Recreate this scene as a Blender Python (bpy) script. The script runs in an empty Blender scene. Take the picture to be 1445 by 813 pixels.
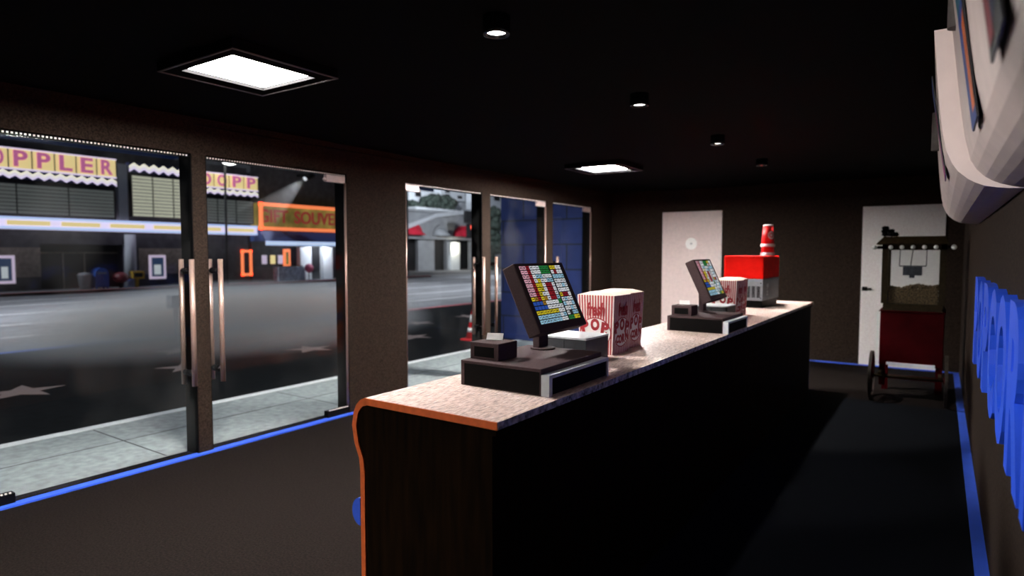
import bpy, bmesh, math, random
from mathutils import Vector, Matrix
random.seed(7)
PI = math.pi
SC = bpy.context.scene
COL = SC.collection
ORG = {}

# ------------------------------------------------------------------ camera (fitted)
F_PX, YAW, PITCH, EYE = 886.6, math.radians(34.263), math.radians(3.147), 1.6
fwd = Vector((-math.sin(YAW)*math.cos(PITCH), math.cos(YAW)*math.cos(PITCH), -math.sin(PITCH)))
rgt = Vector((math.cos(YAW), math.sin(YAW), 0))
upv = rgt.cross(fwd)

def at(x, y, axis, val):
    """point of the place seen at pixel (x, y) of the 1445x813 photo on the plane axis = val"""
    d = rgt*((x-722.5)/F_PX) - upv*((y-406.5)/F_PX) + fwd
    i = 'xyz'.index(axis)
    o = Vector((0, 0, EYE))
    return o + d*((val-o[i])/d[i])

# ------------------------------------------------------------------ materials
def lin(c):
    def f(v):
        v /= 255.0
        return v/12.92 if v <= 0.04045 else ((v+0.055)/1.055)**2.4
    return tuple(f(v) for v in c)

MATS = {}
def mat(name, col, rough=0.6, metal=0.0, var=0.0, vscale=30.0, bump=0.0, bscale=200.0, spec=0.5, emit=0.0, stretch=None, coat=0.0):
    """procedural material: base colour (linear rgb) broken up by noise, optional bump / emission"""
    m = bpy.data.materials.new(name); m.use_nodes = True
    nt = m.node_tree; N = nt.nodes; L = nt.links
    b = N['Principled BSDF']
    b.inputs['Roughness'].default_value = rough
    b.inputs['Metallic'].default_value = metal
    b.inputs['Specular IOR Level'].default_value = spec
    b.inputs['Coat Weight'].default_value = coat
    tc = N.new('ShaderNodeTexCoord')
    vec = tc.outputs['Object']
    if stretch:
        mp = N.new('ShaderNodeMapping'); mp.inputs['Scale'].default_value = stretch
        L.new(vec, mp.inputs['Vector']); vec = mp.outputs['Vector']
    if var > 0:
        n = N.new('ShaderNodeTexNoise'); n.inputs['Scale'].default_value = vscale; n.inputs['Detail'].default_value = 4
        L.new(vec, n.inputs['Vector'])
        r = N.new('ShaderNodeValToRGB')
        r.color_ramp.elements[0].position = 0.3; r.color_ramp.elements[1].position = 0.7
        r.color_ramp.elements[0].color = tuple(max(0, c*(1-var)) for c in col)+(1,)
        r.color_ramp.elements[1].color = tuple(min(1, c*(1+var)) for c in col)+(1,)
        L.new(n.outputs['Fac'], r.inputs['Fac']); L.new(r.outputs['Color'], b.inputs['Base Color'])
        if emit: L.new(r.outputs['Color'], b.inputs['Emission Color'])
    else:
        b.inputs['Base Color'].default_value = tuple(col)+(1,)
        b.inputs['Emission Color'].default_value = tuple(col)+(1,)
    b.inputs['Emission Strength'].default_value = emit
    if bump > 0:
        n2 = N.new('ShaderNodeTexNoise'); n2.inputs['Scale'].default_value = bscale; n2.inputs['Detail'].default_value = 3
        L.new(vec, n2.inputs['Vector'])
        bp = N.new('ShaderNodeBump'); bp.inputs['Strength'].default_value = bump; bp.inputs['Distance'].default_value = 0.01
        L.new(n2.outputs['Fac'], bp.inputs['Height']); L.new(bp.outputs['Normal'], b.inputs['Normal'])
    MATS[name] = m
    return m

M_wall = mat('brown_plaster', (.027, .0182, .0138), .8, var=.55, vscale=75, bump=.3, bscale=220, spec=.06)
M_ceil = mat('black_ceiling', (.0022, .0022, .0023), .9, var=.2, spec=.05)
M_carpet = mat('brown_carpet', (.0094, .0068, .0060), .95, var=.7, vscale=85, bump=.3, bscale=400, spec=.05)
M_dcarpet = mat('black_carpet', (.0042, .0052, .0075), .95, var=.4, vscale=110, bump=.3, bscale=400, spec=.05)
M_blue = mat('blue_paint', (.045, .13, .78), .45, var=.06, vscale=8)
M_blueletter = mat('blue_letter_acrylic', (.024, .115, .95), .45, var=.05, vscale=6)
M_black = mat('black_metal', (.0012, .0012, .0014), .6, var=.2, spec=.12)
M_steel = mat('pink_brushed_steel', (.42, .29, .24), .32, metal=.5, var=.12, vscale=60, stretch=(1, 1, .05))
M_fit = mat('satin_fitting', (.85, .70, .66), .35, metal=.2, var=.05)
M_stud = mat('bright_stud', (.95, .85, .8), .3, var=.05)
M_bolt = mat('dark_bolt', (.03, .028, .03), .25, metal=.8, var=.1)
M_doorw = mat('white_door_paint', (.72, .60, .57), .5, var=.06, vscale=25)
M_doorb = mat('grey_door_glass_film', (.95, .90, .88), .55, var=.1, vscale=60)
M_doorwin = mat('milky_door_glass', (.95, .95, .92), .2, var=.02)
M_wood = mat('dark_counter_wood', (.0075, .0033, .0011), .8, var=.6, vscale=7, stretch=(6, 6, .6), spec=.04)
M_orange = mat('orange_edge_laminate', (.72, .14, .035), .5, var=.12, vscale=40, spec=.3)
M_plast = mat('brown_black_plastic', (.066, .042, .044), .7, var=.15, vscale=150, bump=.05, bscale=900, spec=.1)
M_plastd = mat('black_gloss_plastic', (.0030, .0026, .0027), .55, var=.1, spec=.06)
M_silver = mat('pale_drawer_trim', (.78, .82, .84), .4, var=.05)
M_boxtop = mat('pale_box_lid', (.62, .66, .68), .4, var=.08)
M_boxside = mat('charcoal_box_side', (.018, .021, .026), .5, var=.2)
M_red = mat('red_dispenser_plastic', (.85, .008, .004), .6, spec=.08, var=.08, vscale=12)
M_gray = mat('grey_dispenser_steel', (.24, .27, .30), .45, metal=.3, var=.15, vscale=40)
M_cupred = mat('red_paper_cup', (.72, .012, .012), .45, var=.05)
M_white = mat('white_paper', (.85, .83, .8), .6, var=.04)
M_mred = mat('dark_red_enamel', (.026, .0006, .0014), .6, var=.2, vscale=6, spec=.03)
M_mbrown = mat('aged_brass_frame', (.016, .0105, .004), .6, spec=.1, metal=0, var=.35, vscale=30)
M_kettle = mat('blue_grey_kettle', (.035, .042, .055), .4, metal=.5, var=.3)
M_pop = mat('brown_popcorn', (.10, .066, .03), .85, var=.85, vscale=60)
M_bulb = mat('milk_glass_bulb', (.75, .78, .76), .15, var=.05)
M_tyre = mat('speckled_wheel', (.022, .015, .009), .6, var=.9, vscale=50)
M_shell = mat('pinkish_white_shell', (.80, .68, .64), .5, var=.05, vscale=10)
M_shellr = mat('pinkish_white_lit_end', (.95, .84, .80), .5, var=.03, vscale=10)  # lighter copy of the shell: light on its end put into the colour
M_fascia = mat('grey_fascia_board', (.12, .11, .105), .6, var=.15)
M_lamp = mat('lit_diffuser', (1, .965, .93), .5, emit=260)
M_lampb = mat('lit_diffuser_bright', (1, .965, .93), .5, emit=430)
M_can = mat('downlight_lens', (1, .97, .94), .5, emit=9)
M_canbody = mat('black_gloss_can', (.006, .006, .006), .12, var=.1)

def glass_mat():
    m = bpy.data.materials.new('clear_glass'); m.use_nodes = True
    nt = m.node_tree; N = nt.nodes; L = nt.links
    N.remove(N['Principled BSDF']); out = N['Material Output']
    tr = N.new('ShaderNodeBsdfTransparent'); tr.inputs['Color'].default_value = (.97, .98, .98, 1)
    gl = N.new('ShaderNodeBsdfGlossy'); gl.inputs['Roughness'].default_value = .03
    lw = N.new('ShaderNodeLayerWeight'); lw.inputs['Blend'].default_value = .5
    pw = N.new('ShaderNodeMath'); pw.operation = 'POWER'; pw.inputs[1].default_value = 4; L.new(lw.outputs['Facing'], pw.inputs[0])
    fr = N.new('ShaderNodeMath'); fr.operation = 'MULTIPLY_ADD'; fr.inputs[1].default_value = .35; fr.inputs[2].default_value = .012; L.new(pw.outputs[0], fr.inputs[0])
    # a thin film of grime, patchy
    df = N.new('ShaderNodeBsdfDiffuse'); df.inputs['Color'].default_value = (.5, .5, .5, 1)
    tc = N.new('ShaderNodeTexCoord'); n = N.new('ShaderNodeTexNoise'); n.inputs['Scale'].default_value = 1.3
    rp = N.new('ShaderNodeMapRange'); rp.inputs['From Min'].default_value = .45; rp.inputs['From Max'].default_value = .8
    rp.inputs['To Min'].default_value = 0; rp.inputs['To Max'].default_value = .03
    L.new(tc.outputs['Object'], n.inputs['Vector']); L.new(n.outputs['Fac'], rp.inputs['Value'])
    m1 = N.new('ShaderNodeMixShader'); m2 = N.new('ShaderNodeMixShader')
    L.new(rp.outputs['Result'], m1.inputs['Fac']); L.new(tr.outputs[0], m1.inputs[1]); L.new(df.outputs[0], m1.inputs[2])
    L.new(fr.outputs[0], m2.inputs['Fac']); L.new(m1.outputs[0], m2.inputs[1]); L.new(gl.outputs[0], m2.inputs[2])
    L.new(m2.outputs[0], out.inputs['Surface'])
    return m
M_glass = glass_mat()

def stone_mat():
    m = bpy.data.materials.new('speckled_stone'); m.use_nodes = True
    nt = m.node_tree; N = nt.nodes; L = nt.links; b = N['Principled BSDF']
    tc = N.new('ShaderNodeTexCoord'); mp = N.new('ShaderNodeMapping')
    mp.inputs['Rotation'].default_value = (0, 0, -.35); mp.inputs['Scale'].default_value = (115, 15, 40)
    L.new(tc.outputs['Object'], mp.inputs['Vector'])
    n = N.new('ShaderNodeTexNoise'); n.inputs['Scale'].default_value = 1.6; n.inputs['Detail'].default_value = 6; n.inputs['Roughness'].default_value = .7
    L.new(mp.outputs['Vector'], n.inputs['Vector'])
    r = N.new('ShaderNodeValToRGB'); e = r.color_ramp.elements
    e[0].position = .38; e[0].color = (.09, .075, .07, 1)
    e[1].position = .70; e[1].color = (.95, .92, .88, 1)
    for p, c in ((.42, (.40, .29, .25, 1)), (.51, (.66, .48, .41, 1)), (.60, (.80, .70, .66, 1))):
        k = e.new(p); k.color = c
    L.new(n.outputs['Fac'], r.inputs['Fac']); L.new(r.outputs['Color'], b.inputs['Base Color'])
    b.inputs['Roughness'].default_value = .38
    return m
M_stone = stone_mat()
M_stoneedge = mat('dark_stone_edge', (.34, .33, .34), .5, var=.95, vscale=45)

def brick_mat():
    m = bpy.data.materials.new('blue_block_wall'); m.use_nodes = True
    nt = m.node_tree; N = nt.nodes; L = nt.links; b = N['Principled BSDF']
    tc = N.new('ShaderNodeTexCoord'); sp = N.new('ShaderNodeSeparateXYZ'); cb = N.new('ShaderNodeCombineXYZ')
    L.new(tc.outputs['Object'], sp.inputs[0]); L.new(sp.outputs['X'], cb.inputs['X']); L.new(sp.outputs['Z'], cb.inputs['Y'])
    br = N.new('ShaderNodeTexBrick'); br.inputs['Scale'].default_value = 1
    br.inputs['Brick Width'].default_value = .9; br.inputs['Row Height'].default_value = .44
    br.inputs['Mortar Size'].default_value = .018; br.inputs['Mortar Smooth'].default_value = .6
    br.inputs['Color1'].default_value = (.014, .034, .165, 1); br.inputs['Color2'].default_value = (.011, .028, .140, 1)
    br.inputs['Mortar'].default_value = (.003, .005, .018, 1)
    L.new(cb.outputs[0], br.inputs['Vector'])
    n = N.new('ShaderNodeTexNoise'); n.inputs['Scale'].default_value = 5; n.inputs['Detail'].default_value = 6
    L.new(tc.outputs['Object'], n.inputs['Vector'])
    mx = N.new('ShaderNodeMixRGB'); mx.blend_type = 'MULTIPLY'; mx.inputs['Fac'].default_value = .5
    L.new(br.outputs['Color'], mx.inputs['Color1']); L.new(n.outputs['Fac'], mx.inputs['Color2'])
    L.new(mx.outputs[0], b.inputs['Base Color']); b.inputs['Roughness'].default_value = .7
    return m
M_block = brick_mat()

# ------------------------------------------------------------------ mesh builder
class MB:
    def __init__(s): s.v = []; s.f = []; s.m = []; s.sm = []
    def add(s, vs, fs, mi=0, smooth=False):
        o = len(s.v); s.v += [Vector(v) for v in vs]
        for f in fs: s.f.append([o+i for i in f]); s.m.append(mi); s.sm.append(smooth)
        return s
    def box(s, x0, x1, y0, y1, z0, z1, mi=0):
        x0, x1 = sorted((x0, x1)); y0, y1 = sorted((y0, y1)); z0, z1 = sorted((z0, z1))
        vs = [(x0,y0,z0),(x1,y0,z0),(x1,y1,z0),(x0,y1,z0),(x0,y0,z1),(x1,y0,z1),(x1,y1,z1),(x0,y1,z1)]
        return s.add(vs, [(0,3,2,1),(4,5,6,7),(0,1,5,4),(1,2,6,5),(2,3,7,6),(3,0,4,7)], mi)
    def hexa(s, b, t, mi=0):
        """b, t: four bottom and four top corners, same winding (ccw from above)"""
        return s.add(list(b)+list(t), [(0,3,2,1),(4,5,6,7),(0,1,5,4),(1,2,6,5),(2,3,7,6),(3,0,4,7)], mi)
    def quad(s, a, b, c, d, mi=0): return s.add([a,b,c,d], [(0,1,2,3)], mi)
    def prism(s, pts, axis, a, b, mi=0, smooth=False, cap=True, mcap=None):
        """closed 2-D outline pts extruded along an axis from a to b"""
        def P(p, t):
            return {'x': (t, p[0], p[1]), 'y': (p[0], t, p[1]), 'z': (p[0], p[1], t)}[axis]
        n = len(pts); vs = [P(p, a) for p in pts]+[P(p, b) for p in pts]
        s.add(vs, [(i, (i+1) % n, n+(i+1) % n, n+i) for i in range(n)], mi, smooth)
        if cap:
            s.add(vs, [tuple(range(n))[::-1], tuple(range(n, 2*n))], mi if mcap is None else mcap)
        return s
    def tube(s, p0, p1, r0, r1=None, seg=12, mi=0, cap=True, smooth=True):
        p0 = Vector(p0); p1 = Vector(p1); r1 = r0 if r1 is None else r1
        d = (p1-p0).normalized(); q = Vector((1,0,0)) if abs(d.x) < .8 else Vector((0,1,0))
        u = d.cross(q).normalized(); w = d.cross(u)
        vs = []
        for p, r in ((p0, r0), (p1, r1)):
            vs += [p+u*(r*math.cos(2*PI*i/seg))+w*(r*math.sin(2*PI*i/seg)) for i in range(seg)]
        s.add(vs, [(i, (i+1) % seg, seg+(i+1) % seg, seg+i) for i in range(seg)], mi, smooth)
        if cap: s.add(vs, [tuple(range(seg))[::-1], tuple(range(seg, 2*seg))], mi)
        return s
    def lathe(s, c, prof, seg=24, mi=0, smooth=True, mis=None):
        """profile [(r, z)...] turned about the vertical through c"""
        c = Vector(c); vs = []; n = len(prof)
        for r, z in prof:
            vs += [c+Vector((max(r, 1e-4)*math.cos(2*PI*i/seg), max(r, 1e-4)*math.sin(2*PI*i/seg), z)) for i in range(seg)]
        for k in range(n-1):
            s.add(vs[k*seg:(k+2)*seg], [(i, (i+1) % seg, seg+(i+1) % seg, seg+i) for i in range(seg)], mis[k] if mis else mi, smooth)
        s.add(vs[:seg], [tuple(range(seg))[::-1]], mis[0] if mis else mi); s.add(vs[-seg:], [tuple(range(seg))], mis[-1] if mis else mi)
        return s
    def ball(s, c, r, seg=12, rings=8, mi=0, sc=(1,1,1)):
        c = Vector(c); vs = []
        for k in range(rings+1):
            t = PI*k/rings
            for i in range(seg):
                a = 2*PI*i/seg
                vs.append(c+Vector((r*sc[0]*max(math.sin(t), 1e-3)*math.cos(a), r*sc[1]*max(math.sin(t), 1e-3)*math.sin(a), -r*sc[2]*math.cos(t))))
        fs = []
        for k in range(rings):
            for i in range(seg):
                fs.append((k*seg+i, k*seg+(i+1) % seg, (k+1)*seg+(i+1) % seg, (k+1)*seg+i))
        return s.add(vs, fs, mi, True)
    def lump(s, c, r, seg=7, rings=5, mi=0, sc=(1,1,1), j=.25):
        o = len(s.v); s.ball(c, r, seg, rings, mi, sc); c = Vector(c)
        for i in range(o, len(s.v)):
            s.v[i] = c+(s.v[i]-c)*(1+random.uniform(-j, j))
        return s
    def build(s, name, mats, parent=None, bevel=0, local=False):
        if not isinstance(mats, (list, tuple)): mats = [mats]
        me = bpy.data.meshes.new(name)
        org = Vector((0,0,0))
        if parent is not None and not local: org = ORG.get(parent.name, Vector((0,0,0)))
        me.from_pydata([v-org for v in s.v], [], s.f)
        for m in mats: me.materials.append(m)
        for p, mi, sm in zip(me.polygons, s.m, s.sm): p.material_index = mi; p.use_smooth = sm
        bm = bmesh.new(); bm.from_mesh(me)
        bmesh.ops.remove_doubles(bm, verts=bm.verts, dist=1e-6)
        bmesh.ops.recalc_face_normals(bm, faces=bm.faces)
        bm.to_mesh(me); bm.free()
        o = bpy.data.objects.new(name, me); COL.objects.link(o)
        if parent is not None: o.parent = parent
        ORG[o.name] = org
        if bevel:
            b = o.modifiers.new('bevel', 'BEVEL'); b.width = bevel; b.segments = 2; b.limit_method = 'ANGLE'
        return o

def tag(o, label=None, cat=None, group=None, kind=None):
    if label: o['label'] = label
    if cat: o['category'] = cat
    if group: o['group'] = group
    if kind: o['kind'] = kind
    return o
def thing(name, loc, label=None, cat=None, group=None, kind=None, rz=0):
    o = bpy.data.objects.new(name, None); COL.objects.link(o)
    o.empty_display_size = .1
    o.location = loc; o.rotation_euler = (0, 0, rz); ORG[o.name] = Vector(loc)
    return tag(o, label, cat, group, kind)
def dup(root, loc, label, rz=None):
    r = root.copy(); COL.objects.link(r); r.location = loc; r['label'] = label
    if rz is not None: r.rotation_euler = (0, 0, rz)
    def rec(src, dst):
        for ch in list(src.children):
            if ch.name in DONE: continue
            c = ch.copy(); COL.objects.link(c); c.parent = dst
            DONE.add(c.name)
            rec(ch, c)
    rec(root, r)
    return r
DONE = set()
def structure(mb, name, mats, bevel=0): return tag(mb.build(name, mats, None, bevel), kind='structure')

AX = {'+x': (Vector((0,1,0)), Vector((0,0,1)), Vector((1,0,0))),     # faces +X, reads towards +Y
      '-x': (Vector((0,-1,0)), Vector((0,0,1)), Vector((-1,0,0))),
      '-y': (Vector((1,0,0)), Vector((0,0,1)), Vector((0,-1,0)))}
def text_geo(txt, sx, sz, depth, bold=0.0, shear=0.0):
    """text outline as verts (x, y, z) scaled to width sx and height sz (lower-left at 0, 0)"""
    cu = bpy.data.curves.new('t', 'FONT'); cu.body = txt; cu.size = 1; cu.extrude = .1; cu.offset = bold; cu.shear = shear
    cu.resolution_u = 4
    o = bpy.data.objects.new('t', cu); COL.objects.link(o)
    dg = bpy.context.evaluated_depsgraph_get(); dg.update()
    me = bpy.data.meshes.new_from_object(o.evaluated_get(dg))
    vs = [v.co.copy() for v in me.vertices]; fs = [tuple(p.vertices) for p in me.polygons]
    bpy.data.objects.remove(o); bpy.data.curves.remove(cu); bpy.data.meshes.remove(me)
    x0 = min(v.x for v in vs); x1 = max(v.x for v in vs); y0 = min(v.y for v in vs); y1 = max(v.y for v in vs)
    out = [Vector(((v.x-x0)/(x1-x0)*sx, (v.y-y0)/(y1-y0)*sz, (v.z+.1)/.2*depth)) for v in vs]
    return out, fs
def put_text(mb, txt, face, origin, sx, sz, depth, mi=0, bold=0.0, shear=0.0, rot=0.0):
    u, w, n = AX[face] if isinstance(face, str) else face
    vs, fs = text_geo(txt, sx, sz, depth, bold, shear)
    c, s_ = math.cos(rot), math.sin(rot)
    o = Vector(origin)
    mb.add([o+u*(v.x*c-v.y*s_)+w*(v.x*s_+v.y*c)+n*v.z for v in vs], fs, mi)
    return mb

# ================================================================== ROOM SHELL
XL, XLO, XR, YB, YF, HC = -4.83, -5.0, .25, 10.23, -4.6, 2.66
structure(MB().box(XLO, XR+.2, YF-.2, YB+.2, -.2, 0), 'floor', M_carpet)
structure(MB().box(XLO, XR+.2, YF-.2, YB+.2, HC, HC+.25), 'ceiling', M_ceil)
OPEN = [(1.2, 2.67), (2.78, 4.215), (5.03, 6.42), (6.59, 8.0), (8.18, 9.45)]
HO = 2.375
w = MB(); y = YF
for a, b in OPEN:
    w.box(XLO, XL, y, a, 0, HC); w.box(XLO, XL, a, b, HO, HC); y = b
w.box(XLO, XL, y, YB+.2, 0, HC)
structure(w, 'wall_left', M_wall)
structure(MB().box(XR, XR+.2, YF-.2, YB+.2, 0, HC), 'wall_right', M_wall)
structure(MB().box(XL, XR, YB, YB+.2, 0, HC), 'wall_back', M_wall)
structure(MB().box(XL, XR, YF-.2, YF, 0, HC), 'wall_front', M_wall)
structure(MB().box(XL, XL+.012, 2.7, 9.9, 2.598, 2.604), 'trim_1', M_black)
structure(MB().box(XL-.03, XL+.045, YF, YB, 0, .012), 'baseboard_left', M_blue)
structure(MB().box(XR-.062, XR, YF, YB, 0, .012), 'baseboard_right', M_blue)
structure(MB().box(XL+.045, XR-.062, YB-.06, YB, 0, .012), 'baseboard_back', M_blue)
tag(MB().box(-1.19, XR-.064, YF+.1, 7.74, .0005, .008).build('carpet_runner', M_dcarpet),
    'black carpet on the aisle floor behind the long counter', 'carpet')

# ---- glass entrance doors (frameless leaf, patch fittings, pull handles)
XG = -4.865
def glass_door(n, y0, y1, pivot_hi, hy):
    d = thing('door_%d' % n, (XG, (y0+y1)/2, 0), kind='structure')
    MB().box(XG-.006, XG+.006, y0+.008, y1-.008, .02, HO-.0265).build('pane', M_glass, d)
    fr = MB()
    fr.box(XLO, XL-.002, y0, y0+.008, 0, HO); fr.box(XLO, XL-.002, y1-.008, y1, 0, HO)  # black strips standing in for the shade on the jamb faces
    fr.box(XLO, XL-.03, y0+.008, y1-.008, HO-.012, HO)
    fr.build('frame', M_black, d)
    MB().box(XG-.03, XG+.02, y0+.008, y1-.008, HO-.026, HO-.0121).build('top_rail', M_black, d)
    st = MB()
    k = y0+.02
    while k < y1-.02:
        st.box(XG+.02, XG+.026, k, k+.011, HO-.022, HO-.011); k += .0235
    st.build('stud_row', M_stud, d)
    pv = y1 if pivot_hi else y0
    sgn = -1 if pivot_hi else 1
    t = MB().box(XG-.02, XG+.022, pv+sgn*.008, pv+sgn*.235, HO-.09, HO-.024)
    t.ball((XG+.01, pv+sgn*.25, HO-.07), .018, 10, 6)
    t.build('patch_fitting', M_fit, d, .004)
    b = MB().box(XG-.03, XG+.03, pv+sgn*.008, pv+sgn*.265, .013, .075)
    for i in range(11):
        yy = pv+sgn*(.02+.022*i); b.box(XG+.018, XG+.03, yy-.005, yy+.005, .075, .083, 1)
    b.build('floor_pivot', [M_black, M_stud], d)
    MB().tube((XG+.022, pv+sgn*.014, .09), (XG+.022, pv+sgn*.014, HO-.09), .0115).build('pivot_rod', M_steel, d)
    for sx in (1, -1):
        xb = XG+(.085 if sx > 0 else -.07)
        h = MB().tube((xb, hy, .565), (xb, hy, 1.555), .0195, seg=14)
        ho = h.build('pull_handle', M_steel, d)
        s = MB()
        for zz in (.665, 1.462):
            s.tube((XG+sx*.006, hy, zz), (xb-sx*.012, hy, zz), .017, seg=12)
            s.ball((XG+sx*.03, hy, zz), .027, 12, 8)
        s.build('standoff', M_bolt, ho)
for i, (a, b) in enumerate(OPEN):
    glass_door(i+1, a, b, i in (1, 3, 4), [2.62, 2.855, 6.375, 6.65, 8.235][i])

# ---- back doors
d = thing('door_6', (-3.39, YB, 0), kind='structure')
MB().box(-3.885, -2.897, YB-.03, YB-.002, .013, 2.287).build('leaf', M_doorw, d, .004)
c = Vector((-3.385, YB-.03, 1.76)); mb = MB()
mb.tube(c, c+Vector((0, -.012, 0)), .098, seg=32); mb.build('round_window', M_doorwin, d)
mb = MB()
for i in range(32):
    a0, a1 = 2*PI*i/32, 2*PI*(i+1)/32
    for r0, r1 in ((.098, .112),):
        P = lambda r, a, yy: (c.x+r*math.cos(a), yy, c.z+r*math.sin(a))
        mb.hexa([P(r0,a0,YB-.031),P(r1,a0,YB-.031),P(r1,a1,YB-.031),P(r0,a1,YB-.031)], [P(r0,a0,YB-.046),P(r1,a0,YB-.046),P(r1,a1,YB-.046),P(r0,a1,YB-.046)])
mb.build('window_ring', M_doorw, d)
mb = MB().tube((c.x-.02, YB-.047, c.z), (c.x+.02, YB-.047, c.z), .004).tube((c.x, YB-.047, c.z-.02), (c.x, YB-.047, c.z+.02), .004)
mb.build('window_cross', M_gray, d)
d = thing('door_7', (-.44, YB, 0), kind='structure')
MB().box(-.928, .046, YB-.03, YB-.002, .013, 2.262).build('leaf', M_doorb, d, .004)
mb = MB().box(-.93+.02, -.93+.085, YB-.045, YB-.03, 1.075, 1.13).tube((-.91, YB-.06, 1.103), (-.79, YB-.06, 1.103), .011).tube((-.86, YB-.03, 1.103), (-.86, YB-.06, 1.103), .012)
mb.build('handle', M_plastd, d)

# ================================================================== CEILING LIGHTS
def ceiling_light():
    t = thing('ceiling_light', (-3.26, 2.15, HC), 'larger-looking bright square ceiling light over the entrance doors, nearest one', 'ceiling light', 'square ceiling lights')
    f = MB(); x0, x1, y0, y1 = -3.62, -2.90, 1.82, 2.48; a, b, e, g = -3.505, -3.015, 1.895, 2.405
    zt, zb = HC-.0005, HC-.05
    # sloping frame: outer low lip, ring up to the diffuser
    f.hexa([(x0,y0,zb),(x1,y0,zb),(a+.49,e,zb),(a,e,zb)], [(x0,y0,zt),(x1,y0,zt),(b,e,zt),(a,e,zt)])
    f.hexa([(a,g,zb),(b,g,zb),(x1,y1,zb),(x0,y1,zb)], [(a,g,zt),(b,g,zt),(x1,y1,zt),(x0,y1,zt)])
    f.hexa([(x0,y0,zb),(a,e,zb),(a,g,zb),(x0,y1,zb)], [(x0,y0,zt),(a,e,zt),(a,g,zt),(x0,y1,zt)])
    f.hexa([(b,e,zb),(x1,y0,zb),(x1,y1,zb),(b,g,zb)], [(b,e,zt),(x1,y0,zt),(x1,y1,zt),(b,g,zt)])
    f.build('frame', M_ceil, t)
    r = MB()
    for q in ((x0,x1,y0,y0+.012),(x0,x1,y1-.012,y1),(x0,x0+.012,y0,y1),(x1-.012,x1,y0,y1)): r.box(*q, zb-.006, zb-.0003)
    r.build('rim', M_fascia, t)
    MB().box(a+.001, b-.001, e+.001, g-.001, HC-.03, HC-.018).build('diffuser', M_lamp, t)
    return t
cl = ceiling_light()
cl2 = dup(cl, (-3.38, 6.93, HC), 'smaller-looking far square ceiling light glowing above the second register')
for ch in cl2.children:
    if ch.name.startswith('diffuser'): ch.data = ch.data.copy(); ch.data.materials[0] = M_lampb; BRIGHT = ch.data
cl3 = dup(cl, (-3.26, -2.7, HC), 'unseen square ceiling light added behind the photographer')  # added out of view to light the front-facing surfaces
for ch in cl3.children:
    if ch.name.startswith('diffuser'): ch.data = BRIGHT

def downlight():
    t = thing('downlight', (-1.68, 2.342, HC), 'black round downlight with white lit lens, nearest of the row above the counter', 'downlight', 'row of round downlights above the counter')
    MB().lathe((-1.68, 2.342, 0), [(.045, HC-.055),(.046, HC-.078),(.06, HC-.08),(.062, HC-.076),(.062, HC-.0005)], 28).build('housing', M_canbody, t)
    MB().lathe((-1.68, 2.342, 0), [(.0448, HC-.066),(.0448, HC-.058)], 28).build('lens', M_can, t)
    l = bpy.data.lights.new('downlight_beam', 'SPOT'); l.energy = 9; l.color = (1, .93, .88); l.spot_size = math.radians(84); l.spot_blend = .2; l.shadow_soft_size = .04
    lo = bpy.data.objects.new('downlight_beam', l); COL.objects.link(lo); lo.parent = t; lo.location = (0, 0, -.068)
    return t
dl = downlight()
POWER = iter((120, 140, 420))
for yy, lb in ((3.989, 'black round downlight over the counter, second of the row from the near end'), (5.77, 'small black round downlight, third of the row from the near end'), (7.46, 'smallest and farthest black round downlight of the row')):
    q = dup(dl, (-1.69, yy, HC), lb)
    for ch in q.children:
        if ch.type == 'LIGHT': ch.data = ch.data.copy(); ch.data.energy = next(POWER)

# ================================================================== COUNTER
Y0, Y1 = 1.64, 7.80
ct = thing('counter', (-1.5, Y0, 0), 'long dark sales counter with speckled stone top and orange rounded edge', 'counter')
prof = [(-1.185, 1.022), (-1.79, 1.022), (-1.812, 1.014), (-1.836, .985), (-1.846, .935), (-1.835, .87), (-1.808, .81), (-1.803, .76), (-1.803, .012), (-1.20, .012), (-1.20, 1.0), (-1.185, 1.0)]
MB().prism(prof, 'y', Y0+.006, Y1-.005).build('body', M_wood, ct)
# skin: stone on top, laminate round the rolled front
outer = [(-1.797, 1.050), (-1.822, 1.039), (-1.844, 1.018), (-1.859, .988), (-1.869, .935), (-1.857, .868), (-1.832, .812), (-1.826, .76), (-1.826, .012)]
inner = [(-1.79, 1.0225), (-1.8125, 1.0145), (-1.826, 1.0), (-1.8365, .985), (-1.8465, .935), (-1.8355, .87), (-1.8085, .81), (-1.8035, .76), (-1.8035, .012)]
e = MB()
n = len(outer)
vs = []
for yy in (Y0, Y1):
    vs += [(p[0], yy, p[1]) for p in outer] + [(p[0], yy, p[1]) for p in inner]
for i in range(n-1):
    e.add(vs, [(i, i+1, 2*n+i+1, 2*n+i)], 0, True); e.add(vs, [(n+i, n+i+1, 3*n+i+1, 3*n+i)], 0)
    e.add(vs, [(i, i+1, n+i+1, n+i), (2*n+i, 2*n+i+1, 3*n+i+1, 3*n+i)], 0)
e.build('front_laminate', M_orange, ct)
tp = MB().box(-1.797, -1.176, Y0+.004, Y1, 1.0235, 1.05)
o = tp.build('worktop', [M_stone, M_stoneedge], ct)
for p in o.data.polygons:
    if abs(p.normal.z) < .5: p.material_index = 1
MB().box(-1.797, -1.177, Y0, Y0+.0035, 1.0235, 1.0495).build('end_edge_band', M_orange, ct)['label'] = 'orange edge band'
bp = []
for i in range(13):
    a = PI/2+PI*i/12; bp.append((-1.8275+.045*math.cos(a), .60+.055*math.sin(a)))
MB().prism(bp, 'y', Y0-.002, Y1, smooth=False).build('bumper_rail', M_blue, ct)['label'] = 'blue half-round bumper rail'

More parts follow.
